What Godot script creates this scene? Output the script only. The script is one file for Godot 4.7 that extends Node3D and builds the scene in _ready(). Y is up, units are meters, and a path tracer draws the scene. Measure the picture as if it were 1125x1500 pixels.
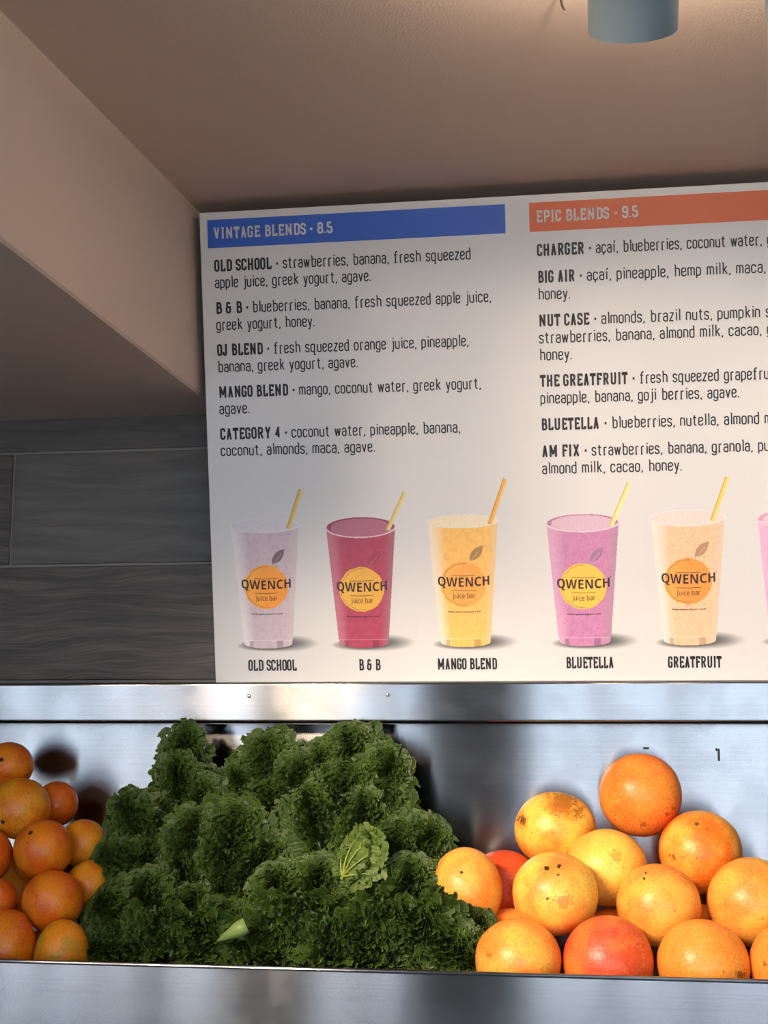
extends Node3D

# A juice bar: a steel produce trough with citrus and kale, a steel ledge above it and a menu board standing on the ledge.
# World: x along the counter, y up, z towards the customer. Metres.

const WALL_Z := -0.03
const BOARD_TILT := 11.5
const CEIL_Y := 2.250
const CEIL_SLOPE := -0.0621
const SOFFIT_Z := 1.10

var M := {}
var rng := RandomNumberGenerator.new()
var names := {}


func _ready() -> void:
	rng.seed = 41
	view_and_light()
	make_materials()
	room()
	counter_and_trough()
	menu_board()
	citrus()
	kale()
	lamps()


# ---------------------------------------------------------------- camera, sky, exposure

func view_and_light() -> void:
	var cam := Camera3D.new()
	cam.name = "camera"
	var p := atan(0.15)
	var a := atan(0.147)
	var fw := Vector3(-sin(a) * cos(p), sin(p), -cos(a) * cos(p))
	var rt := Vector3(cos(a), 0, -sin(a))
	var up := rt.cross(fw)
	cam.transform = Transform3D(Basis(rt, up, -fw), Vector3(0, 1.5, 2.0))
	cam.fov = rad_to_deg(2.0 * atan(750.0 / 2000.0))
	cam.near = 0.05
	cam.far = 200.0
	add_child(cam)
	cam.current = true

	# sun over the roof of the shop: it falls on the street outside, not into the room
	var sun := DirectionalLight3D.new()
	sun.name = "sun"
	sun.basis = Basis.looking_at(Vector3(0.25, -1.0, 0.55).normalized(), Vector3.UP)
	sun.light_color = Color(1.0, 0.97, 0.92)
	sun.light_energy = 6.0
	sun.light_angular_distance = 0.5
	sun.shadow_enabled = true
	add_child(sun)

	var sky_mat := ProceduralSkyMaterial.new()
	sky_mat.sky_top_color = Color(0.56, 0.68, 0.86)
	sky_mat.sky_horizon_color = Color(0.83, 0.90, 0.97)
	sky_mat.ground_horizon_color = Color(0.62, 0.66, 0.70)
	sky_mat.ground_bottom_color = Color(0.42, 0.43, 0.45)
	sky_mat.sky_energy_multiplier = 1.0
	var sky := Sky.new()
	sky.sky_material = sky_mat
	var env := Environment.new()
	env.background_mode = Environment.BG_SKY
	env.sky = sky
	env.background_energy_multiplier = 6.3
	env.tonemap_mode = Environment.TONE_MAPPER_LINEAR
	env.tonemap_exposure = 1.12
	env.sdfgi_enabled = true
	env.ssao_enabled = true
	env.ssil_enabled = true
	var we := WorldEnvironment.new()
	we.name = "environment"
	we.environment = env
	add_child(we)


# ---------------------------------------------------------------- helpers

func numbered(called: String) -> String:
	if not names.has(called):
		names[called] = 0
		return called
	names[called] += 1
	return "%s_%03d" % [called, names[called]]


func tag(o: Node3D, label: String, category: String, group := "") -> void:
	o.set_meta("label", label)
	o.set_meta("category", category)
	if group:
		o.set_meta("group", group)


func thing(called: String, label: String, category: String, at := Vector3.ZERO, group := "") -> Node3D:
	var o := Node3D.new()
	o.name = numbered(called)
	add_child(o, true)
	o.position = at
	tag(o, label, category, group)
	return o


func part(called: String, mesh: Mesh, mat: Material, parent: Node, at := Vector3.ZERO) -> MeshInstance3D:
	var o := MeshInstance3D.new()
	o.name = called if parent != self else numbered(called)
	o.mesh = mesh
	o.material_override = mat
	o.position = at
	parent.add_child(o, true)
	return o


func struct(called: String, mesh: Mesh, mat: Material, at := Vector3.ZERO) -> MeshInstance3D:
	var o := part(called, mesh, mat, self, at)
	o.set_meta("kind", "structure")
	o.set_meta("label", called.replace("_", " ") + " of the juice bar")
	return o


func arrays_mesh(v: PackedVector3Array, n: PackedVector3Array, uv: PackedVector2Array, idx: PackedInt32Array, col := PackedColorArray()) -> ArrayMesh:
	var a := []
	a.resize(Mesh.ARRAY_MAX)
	a[Mesh.ARRAY_VERTEX] = v
	a[Mesh.ARRAY_NORMAL] = n
	if uv.size():
		a[Mesh.ARRAY_TEX_UV] = uv
	if col.size():
		a[Mesh.ARRAY_COLOR] = col
	a[Mesh.ARRAY_INDEX] = idx
	var m := ArrayMesh.new()
	m.add_surface_from_arrays(Mesh.PRIMITIVE_TRIANGLES, a)
	return m


func smooth_normals(v: PackedVector3Array, idx: PackedInt32Array) -> PackedVector3Array:
	var n := PackedVector3Array()
	n.resize(v.size())
	for i in range(0, idx.size(), 3):
		var a := v[idx[i]]
		var f := (v[idx[i + 2]] - a).cross(v[idx[i + 1]] - a)
		n[idx[i]] += f
		n[idx[i + 1]] += f
		n[idx[i + 2]] += f
	for i in n.size():
		n[i] = n[i].normalized()
	return n


# one flat polygon (3 or 4 corners) facing dir, uv from the two axes across it
func face(st: SurfaceTool, pts: Array, dir: Vector3) -> void:
	var n: Vector3 = (pts[2] - pts[0]).cross(pts[1] - pts[0]).normalized()
	var q := pts.duplicate()
	if n.dot(dir) < 0.0:
		q.reverse()
		n = -n
	var ax := n.abs()
	for k in range(1, q.size() - 1):
		for v: Vector3 in [q[0], q[k], q[k + 1]]:
			st.set_normal(n)
			st.set_uv(Vector2(v.z, v.y) if ax.x > ax.y and ax.x > ax.z else (Vector2(v.x, v.z) if ax.y > ax.z else Vector2(v.x, -v.y)))
			st.add_vertex(v)


# a box from lo to hi with chamfered edges, added to a SurfaceTool
func add_box(st: SurfaceTool, lo: Vector3, hi: Vector3, b := 0.0) -> void:
	var c := (lo + hi) * 0.5
	var h := (hi - lo) * 0.5
	b = minf(b, minf(h.x, minf(h.y, h.z)) * 0.9)
	for axis in 3:
		for s: float in [-1.0, 1.0]:
			var u := (axis + 1) % 3
			var w := (axis + 2) % 3
			var pts := []
			for k in [[-1, -1], [1, -1], [1, 1], [-1, 1]]:
				var p := Vector3.ZERO
				p[axis] = s * h[axis]
				p[u] = k[0] * (h[u] - b)
				p[w] = k[1] * (h[w] - b)
				pts.append(c + p)
			var d := Vector3.ZERO
			d[axis] = s
			face(st, pts, d)
			if b > 0.0:
				for t: float in [-1.0, 1.0]:   # the chamfer between this face and the one at t along u
					var e := []
					for k: float in [-1.0, 1.0]:
						var p1 := Vector3.ZERO
						p1[axis] = s * h[axis]
						p1[u] = t * (h[u] - b)
						p1[w] = k * (h[w] - b)
						e.append(c + p1)
					for k: float in [1.0, -1.0]:
						var p2 := Vector3.ZERO
						p2[axis] = s * (h[axis] - b)
						p2[u] = t * h[u]
						p2[w] = k * (h[w] - b)
						e.append(c + p2)
					var d2 := d
					d2[u] = t
					face(st, e, d2)
	if b > 0.0:
		for sx: float in [-1.0, 1.0]:
			for sy: float in [-1.0, 1.0]:
				for sz: float in [-1.0, 1.0]:
					var sv := Vector3(sx, sy, sz)
					face(st, [c + sv * Vector3(h.x, h.y - b, h.z - b), c + sv * Vector3(h.x - b, h.y, h.z - b), c + sv * Vector3(h.x - b, h.y - b, h.z)], sv)


func box(lo: Vector3, hi: Vector3, b := 0.0) -> ArrayMesh:
	var st := SurfaceTool.new()
	st.begin(Mesh.PRIMITIVE_TRIANGLES)
	add_box(st, lo, hi, b)
	return st.commit()


# a profile of (z, y) points, counted all the way round, pushed along x; round corners come with the points
func prism_x(profile: PackedVector2Array, x0: float, x1: float) -> ArrayMesh:
	var st := SurfaceTool.new()
	st.begin(Mesh.PRIMITIVE_TRIANGLES)
	var n := profile.size()
	var mid := Vector2.ZERO
	for q in profile:
		mid += q / n
	var ccw := not Geometry2D.is_polygon_clockwise(profile)
	for i in n:
		var a := profile[i]
		var b := profile[(i + 1) % n]
		var out := Vector2(b.y - a.y, a.x - b.x) * (1.0 if ccw else -1.0)
		face(st, [Vector3(x0, a.y, a.x), Vector3(x1, a.y, a.x), Vector3(x1, b.y, b.x), Vector3(x0, b.y, b.x)], Vector3(0, out.y, out.x))
	var tri := Geometry2D.triangulate_polygon(profile)
	for k in range(0, tri.size(), 3):
		for e in [[x0, -1.0], [x1, 1.0]]:
			var pts := []
			for j in 3:
				var q := profile[tri[k + j]]
				pts.append(Vector3(e[0], q.y, q.x))
			face(st, pts, Vector3(e[1], 0, 0))
	return st.commit()


func tube(path: PackedVector3Array, radii: PackedFloat32Array, sides := 10) -> ArrayMesh:
	var v := PackedVector3Array()
	var uv := PackedVector2Array()
	var idx := PackedInt32Array()
	var n := path.size()
	for i in n:
		var t := (path[mini(i + 1, n - 1)] - path[maxi(i - 1, 0)]).normalized()
		var s := t.cross(Vector3(0.13, 0.21, 1.0)).normalized()
		var u := s.cross(t)
		for k in sides:
			var a := TAU * k / sides
			v.append(path[i] + (s * cos(a) + u * sin(a)) * radii[i])
			uv.append(Vector2(float(k) / sides, float(i) / n))
	for i in n - 1:
		for k in sides:
			var a := i * sides + k
			var b := i * sides + (k + 1) % sides
			idx.append_array([a, a + sides, b, b, a + sides, b + sides])
	for e in [0, n - 1]:
		var c := v.size()
		v.append(path[e])
		uv.append(Vector2(0.5, 0.5))
		for k in sides:
			var a: int = e * sides + k
			var b: int = e * sides + (k + 1) % sides
			idx.append_array([c, a, b] if e == 0 else [c, b, a])
	return arrays_mesh(v, smooth_normals(v, idx), uv, idx)


# a profile of (radius, height) points turned round y
func lathe(profile: PackedVector2Array, sides := 40) -> ArrayMesh:
	var st := SurfaceTool.new()
	st.begin(Mesh.PRIMITIVE_TRIANGLES)
	for i in profile.size() - 1:
		var p := profile[i]
		var q := profile[i + 1]
		for k in sides:
			var a := TAU * k / sides
			var b := TAU * (k + 1) / sides
			var nn := Vector2(q.y - p.y, p.x - q.x).normalized()
			var pa := Vector3(cos(a) * p.x, p.y, sin(a) * p.x)
			var pb := Vector3(cos(b) * p.x, p.y, sin(b) * p.x)
			var qa := Vector3(cos(a) * q.x, q.y, sin(a) * q.x)
			var qb := Vector3(cos(b) * q.x, q.y, sin(b) * q.x)
			var na := Vector3(cos(a) * nn.x, nn.y, sin(a) * nn.x)
			var nb := Vector3(cos(b) * nn.x, nn.y, sin(b) * nn.x)
			for e in [[pa, na], [qb, nb], [qa, na], [pa, na], [pb, nb], [qb, nb]]:
				st.set_normal(e[1])
				st.set_uv(Vector2(0, 0))
				st.add_vertex(e[0])
	return st.commit()


func noise(seed_: int, freq: float, octaves := 3, type := FastNoiseLite.TYPE_SIMPLEX_SMOOTH) -> FastNoiseLite:
	var n := FastNoiseLite.new()
	n.seed = seed_
	n.frequency = freq
	n.noise_type = type
	n.fractal_octaves = octaves
	if octaves == 1:
		n.fractal_type = FastNoiseLite.FRACTAL_NONE
	return n


func mat(c: Color, rough := 0.6, metal := 0.0) -> StandardMaterial3D:
	var m := StandardMaterial3D.new()
	m.albedo_color = c
	m.roughness = rough
	m.metallic = metal
	return m


func grey_texture(n: FastNoiseLite, w: int, h: int, lo: float, hi: float) -> ImageTexture:
	var src := n.get_seamless_image(w, h)
	src.convert(Image.FORMAT_L8)
	var d := src.get_data()
	for i in d.size():
		d[i] = int(lerpf(lo, hi, d[i] / 255.0) * 255.0)
	return ImageTexture.create_from_image(Image.create_from_data(w, h, false, Image.FORMAT_L8, d))


# ---------------------------------------------------------------- materials

func steel_material(seed_: int, tint: Color, rough: float, smudge: float) -> StandardMaterial3D:
	var w := 512
	var h := 512
	var patches := noise(seed_, 0.012, 4).get_seamless_image(w, h)
	patches.convert(Image.FORMAT_L8)
	var pd := patches.get_data()
	var r := RandomNumberGenerator.new()
	r.seed = seed_
	var rough_d := PackedByteArray()
	rough_d.resize(w * h)
	var col := PackedByteArray()
	col.resize(w * h * 3)
	for y in h:
		var line := r.randf_range(-1.0, 1.0)
		for x in w:
			var v := pd[y * w + x] / 255.0
			var s := smoothstep(0.40, 0.72, v)
			rough_d[y * w + x] = int(clampf(0.72 + line * 0.04 + s * smudge, 0.0, 1.0) * 255.0)
			var c := clampf(0.94 + line * 0.02 - s * smudge * 0.08, 0.0, 1.0)
			var o := (y * w + x) * 3
			col[o] = int(c * 255)
			col[o + 1] = int(c * 255)
			col[o + 2] = int(c * 255)
	var m := mat(tint, rough / 0.72, 1.0)
	m.roughness_texture = ImageTexture.create_from_image(Image.create_from_data(w, h, false, Image.FORMAT_L8, rough_d))
	m.albedo_texture = ImageTexture.create_from_image(Image.create_from_data(w, h, false, Image.FORMAT_RGB8, col))
	m.uv1_scale = Vector3(2.2, 2.2, 1)
	m.anisotropy_enabled = true
	m.anisotropy = -0.95
	return m


func wood_texture(seed_: int, light: Color, dark: Color, stripes: float) -> ImageTexture:
	var w := 1024
	var h := 192
	var coarse := noise(seed_, 1.0, 3)
	var fine := noise(seed_ + 7, 1.0, 2)
	var d := PackedByteArray()
	d.resize(w * h * 3)
	for y in h:
		for x in w:
			var warp := coarse.get_noise_2d(x * 0.004, y * 0.010) * 14.0
			var g := coarse.get_noise_2d(x * 0.0035 + 40.0, (y + warp) * 0.045) * 0.8
			var f := fine.get_noise_2d(x * 0.009, (y + warp) * 0.33)
			var t := clampf(0.5 + g * 0.75 + f * stripes, 0.0, 1.0)
			var c := dark.lerp(light, t)
			var o := (y * w + x) * 3
			d[o] = int(c.r * 255)
			d[o + 1] = int(c.g * 255)
			d[o + 2] = int(c.b * 255)
	return ImageTexture.create_from_image(Image.create_from_data(w, h, false, Image.FORMAT_RGB8, d))


func make_materials() -> void:
	# painted plaster with a fine roller stipple
	var stipple := grey_texture(noise(5, 0.09, 3), 512, 512, 0.0, 1.0)
	for e in [["soffit_paint", Color(0.82, 0.745, 0.69)], ["room_paint", Color(0.82, 0.80, 0.77)]]:
		var m := mat(e[1], 0.85)
		m.heightmap_enabled = true
		m.heightmap_texture = stipple
		m.heightmap_scale = 0.025
		m.uv1_triplanar = true
		m.uv1_world_triplanar = true
		m.uv1_scale = Vector3(5, 5, 5)
		M[e[0]] = m
	M.grout = mat(Color(0.50, 0.49, 0.47), 0.9)
	var tiles := []
	for e in [[11, Color(0.37, 0.35, 0.33), Color(0.28, 0.265, 0.25), 0.25], [23, Color(0.40, 0.38, 0.36), Color(0.30, 0.285, 0.27), 0.25], [37, Color(0.38, 0.34, 0.31), Color(0.20, 0.18, 0.16), 0.60]]:
		var m := mat(Color.WHITE, 0.5)
		m.albedo_texture = wood_texture(e[0], e[1], e[2], e[3])
		tiles.append(m)
	M.tiles = tiles
	M.floor = mat(Color(0.30, 0.28, 0.26), 0.5)
	M.steel = steel_material(3, Color(0.60, 0.605, 0.61), 0.165, 0.12)
	M.counter = mat(Color(0.85, 0.85, 0.84), 0.5)
	M.board = mat(Color(0.85, 0.85, 0.845), 0.42)
	M.board_edge = mat(Color(0.12, 0.12, 0.13), 0.6)
	M.ink = mat(Color(0.13, 0.13, 0.14), 0.5)
	M.band_blue = mat(Color(0.17, 0.38, 0.78), 0.45)
	M.band_orange = mat(Color(0.86, 0.40, 0.20), 0.45)
	M.band_text = mat(Color(0.85, 0.85, 0.845), 0.45)
	M.logo = mat(Color(0.20, 0.07, 0.10), 0.5)
	M.lamp_body = mat(Color(0.46, 0.52, 0.55), 0.45)
	M.lamp_dark = mat(Color(0.05, 0.05, 0.05), 0.6)
	M.stem = mat(Color(0.36, 0.27, 0.13), 0.8)
	M.navel = mat(Color(0.16, 0.09, 0.05), 0.9)
	var glow := mat(Color(1, 0.93, 0.82), 0.4)
	glow.emission_enabled = true
	glow.emission = Color(1.0, 0.86, 0.68)
	glow.emission_energy_multiplier = 3.0
	M.lens = glow
	var pane := mat(Color(1, 1, 1, 0.06), 0.02)
	pane.transparency = BaseMaterial3D.TRANSPARENCY_ALPHA
	M.pane = pane
	M.frame = mat(Color(0.10, 0.10, 0.11), 0.4)
	M.street = mat(Color(0.76, 0.75, 0.73), 0.9)


# ---------------------------------------------------------------- the room

func ceil_at(z: float) -> float:
	return CEIL_Y + CEIL_SLOPE * z


func room() -> void:
	# tiled wall behind the bar: a grouted backing, wood-look porcelain planks set on it
	var wall := struct("wall_back", box(Vector3(-3.6, 0, -0.2), Vector3(2.6, 2.75, WALL_Z - 0.0025)), M.grout)
	wall.set_meta("label", "wall of wood-look grey brown tile planks behind the menu board")
	var rows := [[1.917, 2.09, -0.30], [1.7365, 1.913, -0.894], [1.556, 1.7325, -0.18], [1.3755, 1.552, -0.66]]
	for ri in rows.size():
		var r: Array = rows[ri]
		var x: float = r[2] - 1.2 * 2
		var k := 0
		while x < 2.0:
			var m: StandardMaterial3D = M.tiles[[0, 1, 2, 0][ri] if k != 1 or ri != 1 else 2]
			var t := part("tile", box(Vector3(0, 0, -0.008), Vector3(1.197, r[1] - r[0], 0.0), 0.0012), null, wall, Vector3(x + 0.0015, r[0], WALL_Z))
			t.mesh.surface_set_material(0, m)
			t.material_override = tile_variant(m, k + ri * 3, r[1] - r[0])
			x += 1.2
			k += 1
	# sloping soffit over the bar and the dropped bulkhead to its left
	var soffit := PackedVector2Array([Vector2(WALL_Z - 0.0025, ceil_at(WALL_Z)), Vector2(SOFFIT_Z, ceil_at(SOFFIT_Z)), Vector2(SOFFIT_Z, 2.78), Vector2(WALL_Z - 0.0025, 2.78)])
	struct("ceiling", prism_x(soffit, -3.6, 2.6), M.soffit_paint).set_meta("label", "beige plaster soffit sloping over the menu board")
	var st := SurfaceTool.new()
	st.begin(Mesh.PRIMITIVE_TRIANGLES)
	var z0 := WALL_Z - 0.0025
	var z1 := SOFFIT_Z - 0.002
	var xa := -0.5512
	var xb := -0.5512 - 0.019 * (z1 - WALL_Z)
	var y0 := 1.9692
	var b := 0.003
	var c := [Vector3(xa, y0 + b, z0), Vector3(xb, y0 + b, z1), Vector3(xb, ceil_at(z1) + 0.05, z1), Vector3(xa, ceil_at(z0) + 0.05, z0)]
	face(st, c, Vector3.RIGHT)
	face(st, [Vector3(xa - b, y0, z0), Vector3(xb - b, y0, z1), c[1], c[0]], Vector3(1, -1, 0))
	face(st, [Vector3(-3.6, y0, z0), Vector3(-3.6, y0, z1), Vector3(xb - b, y0, z1), Vector3(xa - b, y0, z0)], Vector3.DOWN)
	face(st, [Vector3(-3.6, y0, z1), Vector3(xb - b, y0, z1), Vector3(xb, y0 + b, z1), c[2], Vector3(-3.6, ceil_at(z1) + 0.05, z1)], Vector3.BACK)
	struct("trim_1", st.commit(), M.soffit_paint).set_meta("label", "dropped beige plaster bulkhead beside the menu board")
	# the rest of the shop, behind and beside the camera
	struct("floor", box(Vector3(-3.7, -0.1, -0.2), Vector3(2.7, 0, 5.6)), M.floor)
	struct("ceiling_shop", box(Vector3(-3.7, 2.75, SOFFIT_Z), Vector3(2.7, 2.9, 5.6)), M.room_paint)
	struct("wall_left", box(Vector3(-3.75, 0, -0.2), Vector3(-3.6, 2.9, 5.6)), M.room_paint)
	struct("wall_right", box(Vector3(2.6, 0, -0.2), Vector3(2.75, 2.9, 5.6)), M.room_paint)
	# shop front: piers and a lintel round three tall windows and a narrow side light
	st = SurfaceTool.new()
	st.begin(Mesh.PRIMITIVE_TRIANGLES)
	var opens := [[-3.40, -2.22], [-2.14, -1.80], [-1.38, -0.88], [-0.34, 2.40]]
	var px := -3.6
	for o in opens:
		add_box(st, Vector3(px, 0, 5.5), Vector3(o[0], 2.75, 5.65))
		px = o[1]
	add_box(st, Vector3(px, 0, 5.5), Vector3(2.6, 2.75, 5.65))
	add_box(st, Vector3(-3.6, 2.60, 5.501), Vector3(2.6, 2.75, 5.649))
	add_box(st, Vector3(-3.6, 0.0, 5.501), Vector3(2.6, 0.08, 5.649))
	struct("wall_front", st.commit(), M.room_paint)
	var wn := 1
	for o in opens:
		var w := Node3D.new()
		w.name = "window_%d" % wn
		w.set_meta("kind", "structure")
		w.set_meta("label", "tall shop front window behind the customer")
		add_child(w)
		st = SurfaceTool.new()
		st.begin(Mesh.PRIMITIVE_TRIANGLES)
		var f := 0.035
		add_box(st, Vector3(o[0], 0.08, 5.55), Vector3(o[0] + f, 2.6, 5.60), 0.003)
		add_box(st, Vector3(o[1] - f, 0.08, 5.55), Vector3(o[1], 2.6, 5.60), 0.003)
		add_box(st, Vector3(o[0] + f, 2.6 - f, 5.55), Vector3(o[1] - f, 2.6, 5.60), 0.003)
		add_box(st, Vector3(o[0] + f, 0.08, 5.55), Vector3(o[1] - f, 0.08 + f, 5.60), 0.003)
		part("frame", st.commit(), M.frame, w)
		for mx: float in {-3.40: [-3.08, -2.78, -2.50], -1.38: [-1.14], -0.34: [0.06, 0.46]}.get(o[0], []):
			part("mullion", box(Vector3(mx, 0.08 + f, 5.545), Vector3(mx + 0.055, 2.6 - f, 5.605), 0.003), M.frame, w)
		part("pane", box(Vector3(o[0] + f, 0.08 + f, 5.572), Vector3(o[1] - f, 2.6 - f, 5.573)), M.pane, w)
		wn += 1
	struct("pavement", box(Vector3(-30, -0.2, 5.66), Vector3(30, -0.05, 40)), M.street).set_meta("label", "pale pavement outside the shop front")


var tile_cache := {}

func tile_variant(base: StandardMaterial3D, k: int, high: float) -> StandardMaterial3D:
	var key := "%d_%d" % [base.get_instance_id(), k % 4]
	if not tile_cache.has(key):
		var m := base.duplicate()
		m.uv1_scale = Vector3(1.0 / 1.2, 1.0 / 0.19, 1)
		m.uv1_offset = Vector3(0.27 * (k % 4), 0.31 * (k % 4), 0)
		tile_cache[key] = m
	return tile_cache[key]


# ---------------------------------------------------------------- counter, trough and ledge

func counter_and_trough() -> void:
	var x0 := -1.7
	var x1 := 1.4
	var body := thing("counter", "white counter cabinet under the steel produce trough", "counter")
	part("body", box(Vector3(x0, 0.1, WALL_Z), Vector3(x1, 1.0395, 0.34), 0.003), M.counter, body)
	part("kickboard", box(Vector3(x0 + 0.02, 0.0, WALL_Z), Vector3(x1 - 0.02, 0.1, 0.25)), M.lamp_dark, body)

	var t := thing("produce_trough", "long brushed steel trough holding citrus and kale", "trough")
	# pan with a folded front lip
	part("pan", prism_x(PackedVector2Array([Vector2(0.001, 1.146), Vector2(0.337, 1.146), Vector2(0.337, 1.150), Vector2(0.001, 1.150)]), x0, x1), M.steel, t)
	var lip := PackedVector2Array([Vector2(0.3375, 1.04), Vector2(0.3415, 1.04), Vector2(0.3415, 1.2000)])
	for k in 9:   # rolled hem along the top
		var a := -0.5 + (PI + 1.0) * k / 8.0
		lip.append(Vector2(0.3392 + cos(a) * 0.0028, 1.2020 + sin(a) * 0.0028))
	lip.append(Vector2(0.3375, 1.2000))
	part("front_lip", prism_x(lip, x0, x1), M.steel, t)
	part("back_panel", prism_x(PackedVector2Array([Vector2(-0.004, 1.04), Vector2(0.0, 1.04), Vector2(0.0, 1.489), Vector2(-0.004, 1.489)]), x0, x1), M.steel, t)
	var top_flange := part("top_flange", box(Vector3(x0, 1.4895, -0.004), Vector3(x1, 1.4905, 0.0455), 0.0003), M.steel, t)
	top_flange.set_meta("label", "thin bright flange under the ledge")
	for e in [[0.1825, 1.447, 0.0016, 0.0085], [0.1795, 1.4545, 0.0012, 0.002], [0.082, 1.456, 0.004, 0.0015]]:
		part("scuff", box(Vector3(e[0] - e[2], e[1] - e[3], 0.0), Vector3(e[0] + e[2], e[1] + e[3], 0.0004), 0.0002), M.lamp_dark, t)

	var l := thing("steel_ledge", "brushed steel ledge that the menu board stands on", "ledge")
	var prof := PackedVector2Array()
	for e in [[0.0465, 1.5455, 0.0], [0.0465, 1.4960, -PI / 2]]:
		for k in 5:
			var a: float = e[2] + PI / 2 * (1.0 - k / 4.0)
			prof.append(Vector2(e[0] + cos(a) * 0.0035, e[1] + sin(a) * 0.0035))
	prof.append(Vector2(WALL_Z, 1.4925))
	prof.append(Vector2(WALL_Z, 1.549))
	part("fascia", prism_x(prof, x0, x1), M.steel, l)
	for e in [[-0.4845, 1.5295], [-0.2812, 1.5310]]:
		var d := part("rivet", lathe(PackedVector2Array([Vector2(0.0028, 0), Vector2(0.0026, 0.0005), Vector2(0.0016, 0.001), Vector2(0.0, 0.0012)]), 14), M.steel, l, Vector3(e[0], e[1], 0.050))
		d.rotation.x = PI / 2


# ---------------------------------------------------------------- lettering: a condensed slab face drawn with strokes

const G := {
	"A": "|2,0 18,100 34,0;|8,33 28,33;|-6,0 10,0;|26,0 42,0", "B": "|0,0 0,100;~0,100 32,100 32,53 0,53;~0,53 36,53 36,0 0,0;|-9,0 0,0;|-9,100 0,100",
	"C": "~36,70 36,100 0,100 0,0 36,0 36,30", "D": "|0,0 0,100;~0,100 36,100 36,0 0,0;|-9,0 0,0;|-9,100 0,100",
	"E": "|0,0 0,100;|-9,100 34,100 34,80;|-9,0 34,0 34,20;|0,51 23,51;|23,41 23,61", "F": "|0,0 0,100;|-9,100 34,100 34,78;|0,51 23,51;|23,41 23,61;|-9,0 12,0",
	"G": "~36,70 36,100 0,100 0,0 36,0 36,46;|20,46 40,46", "H": "|0,0 0,100;|36,0 36,100;|0,51 36,51;|-9,0 9,0;|-9,100 9,100;|27,0 45,0;|27,100 45,100",
	"I": "|0,0 0,100;|-11,0 11,0;|-11,100 11,100", "J": "~0,30 0,0 28,0 28,100;|17,100 39,100",
	"L": "|0,0 0,100;|-9,100 11,100;|-9,0 31,0 31,24", "M": "|0,0 0,100 27,22 54,100 54,0;|-9,0 9,0;|45,0 63,0;|-9,100 0,100;|54,100 63,100",
	"N": "|0,0 0,100 40,0 40,100;|-9,0 9,0;|-9,100 2,100;|31,100 49,100", "O": "~0,50 0,100 36,100 36,0 0,0 0,50",
	"P": "|0,0 0,100;~0,100 36,100 36,46 0,46;|-9,0 10,0;|-9,100 0,100", "R": "|0,0 0,100;~0,100 34,100 34,50 0,50;|18,50 36,0;|-9,0 9,0;|-9,100 0,100;|30,0 43,0",
	"S": "~36,72 36,100 0,100 0,55 36,47 36,0 0,0 0,28", "T": "|18,0 18,100;|-2,78 -2,100 38,100 38,78;|8,0 28,0",
	"U": "~0,100 0,0 36,0 36,100;|-9,100 9,100;|27,100 45,100", "V": "|0,100 18,0 36,100;|-8,100 8,100;|28,100 44,100",
	"X": "|0,0 36,100;|0,100 36,0;|-8,0 8,0;|28,0 44,0;|-8,100 8,100;|28,100 44,100", "Y": "|0,100 18,46 36,100;|18,46 18,0;|8,0 28,0;|-8,100 8,100;|28,100 44,100",
	"&": "~30,84 30,100 4,100 4,55 16,55;~10,55 0,55 0,0 34,0 34,55;|12,55 44,55", "4": "|26,0 26,100 0,28 38,28",
	"8": "~2,76 2,100 34,100 34,53 2,53 2,76;~0,26 0,53 36,53 36,0 0,0 0,26", "5": "|33,100 2,100 2,57;~2,57 35,57 35,0 0,0 0,26", "9": "~36,48 0,48 0,100 36,100 36,0 0,0 0,24",
	"a": "~2,54 2,70 30,70 30,0;~30,41 0,41 0,0 30,0", "b": "|0,100 0,0;~0,70 30,70 30,0 0,0;|-7,100 0,100", "c": "~30,50 30,70 0,70 0,0 30,0 30,20",
	"ç": "~30,50 30,70 0,70 0,0 30,0 30,20;|16,0 16,-9 8,-22", "d": "|30,100 30,0;~30,70 0,70 0,0 30,0;|22,100 30,100", "e": "~0,36 30,36 30,70 0,70 0,0 30,0 30,18",
	"f": "~6,0 6,100 24,100;|-5,70 20,70;|-3,0 15,0", "g": "~30,70 30,-25 0,-25 0,-12;~30,70 0,70 0,0 30,0", "h": "|0,100 0,0;~0,70 30,70 30,0;|-7,100 0,100",
	"i": "|0,0 0,70;|0,88 0,100;|-7,70 0,70", "í": "|0,0 0,70;|-1,84 7,104;|-7,70 0,70", "j": "~8,70 8,-25 -8,-25;|8,88 8,100;|1,70 8,70",
	"k": "|0,0 0,100;|26,70 2,34;|9,42 28,0;|-7,100 0,100", "l": "|0,0 0,100;|-7,100 0,100", "m": "|0,0 0,70;~0,70 23,70 23,0;~23,70 46,70 46,0",
	"n": "|0,0 0,70;~0,70 30,70 30,0", "o": "~0,35 0,70 30,70 30,0 0,0 0,35", "p": "|0,70 0,-25;~0,70 30,70 30,0 0,0",
	"q": "|30,70 30,-25;~30,70 0,70 0,0 30,0;|22,-25 38,-25", "r": "|0,0 0,70;~0,60 0,70 20,70;|-6,0 8,0", "s": "~28,53 28,70 0,70 0,38 28,33 28,0 0,0 0,17",
	"t": "~6,92 6,0 22,0;|-5,70 20,70", "u": "~0,70 0,0 30,0;|30,70 30,0", "v": "|0,70 15,0 30,70", "w": "|0,70 11,0 22,66 33,0 44,70",
	"x": "|0,0 28,70;|0,70 28,0", "y": "|0,70 15,4;|30,70 11,-25 0,-25", "z": "|0,70 28,70 0,0 28,0", ",": "|4,7 4,-2 0,-14", ".": "|0,-3 0,9", "·": "|0,32 0,56",
}


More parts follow.
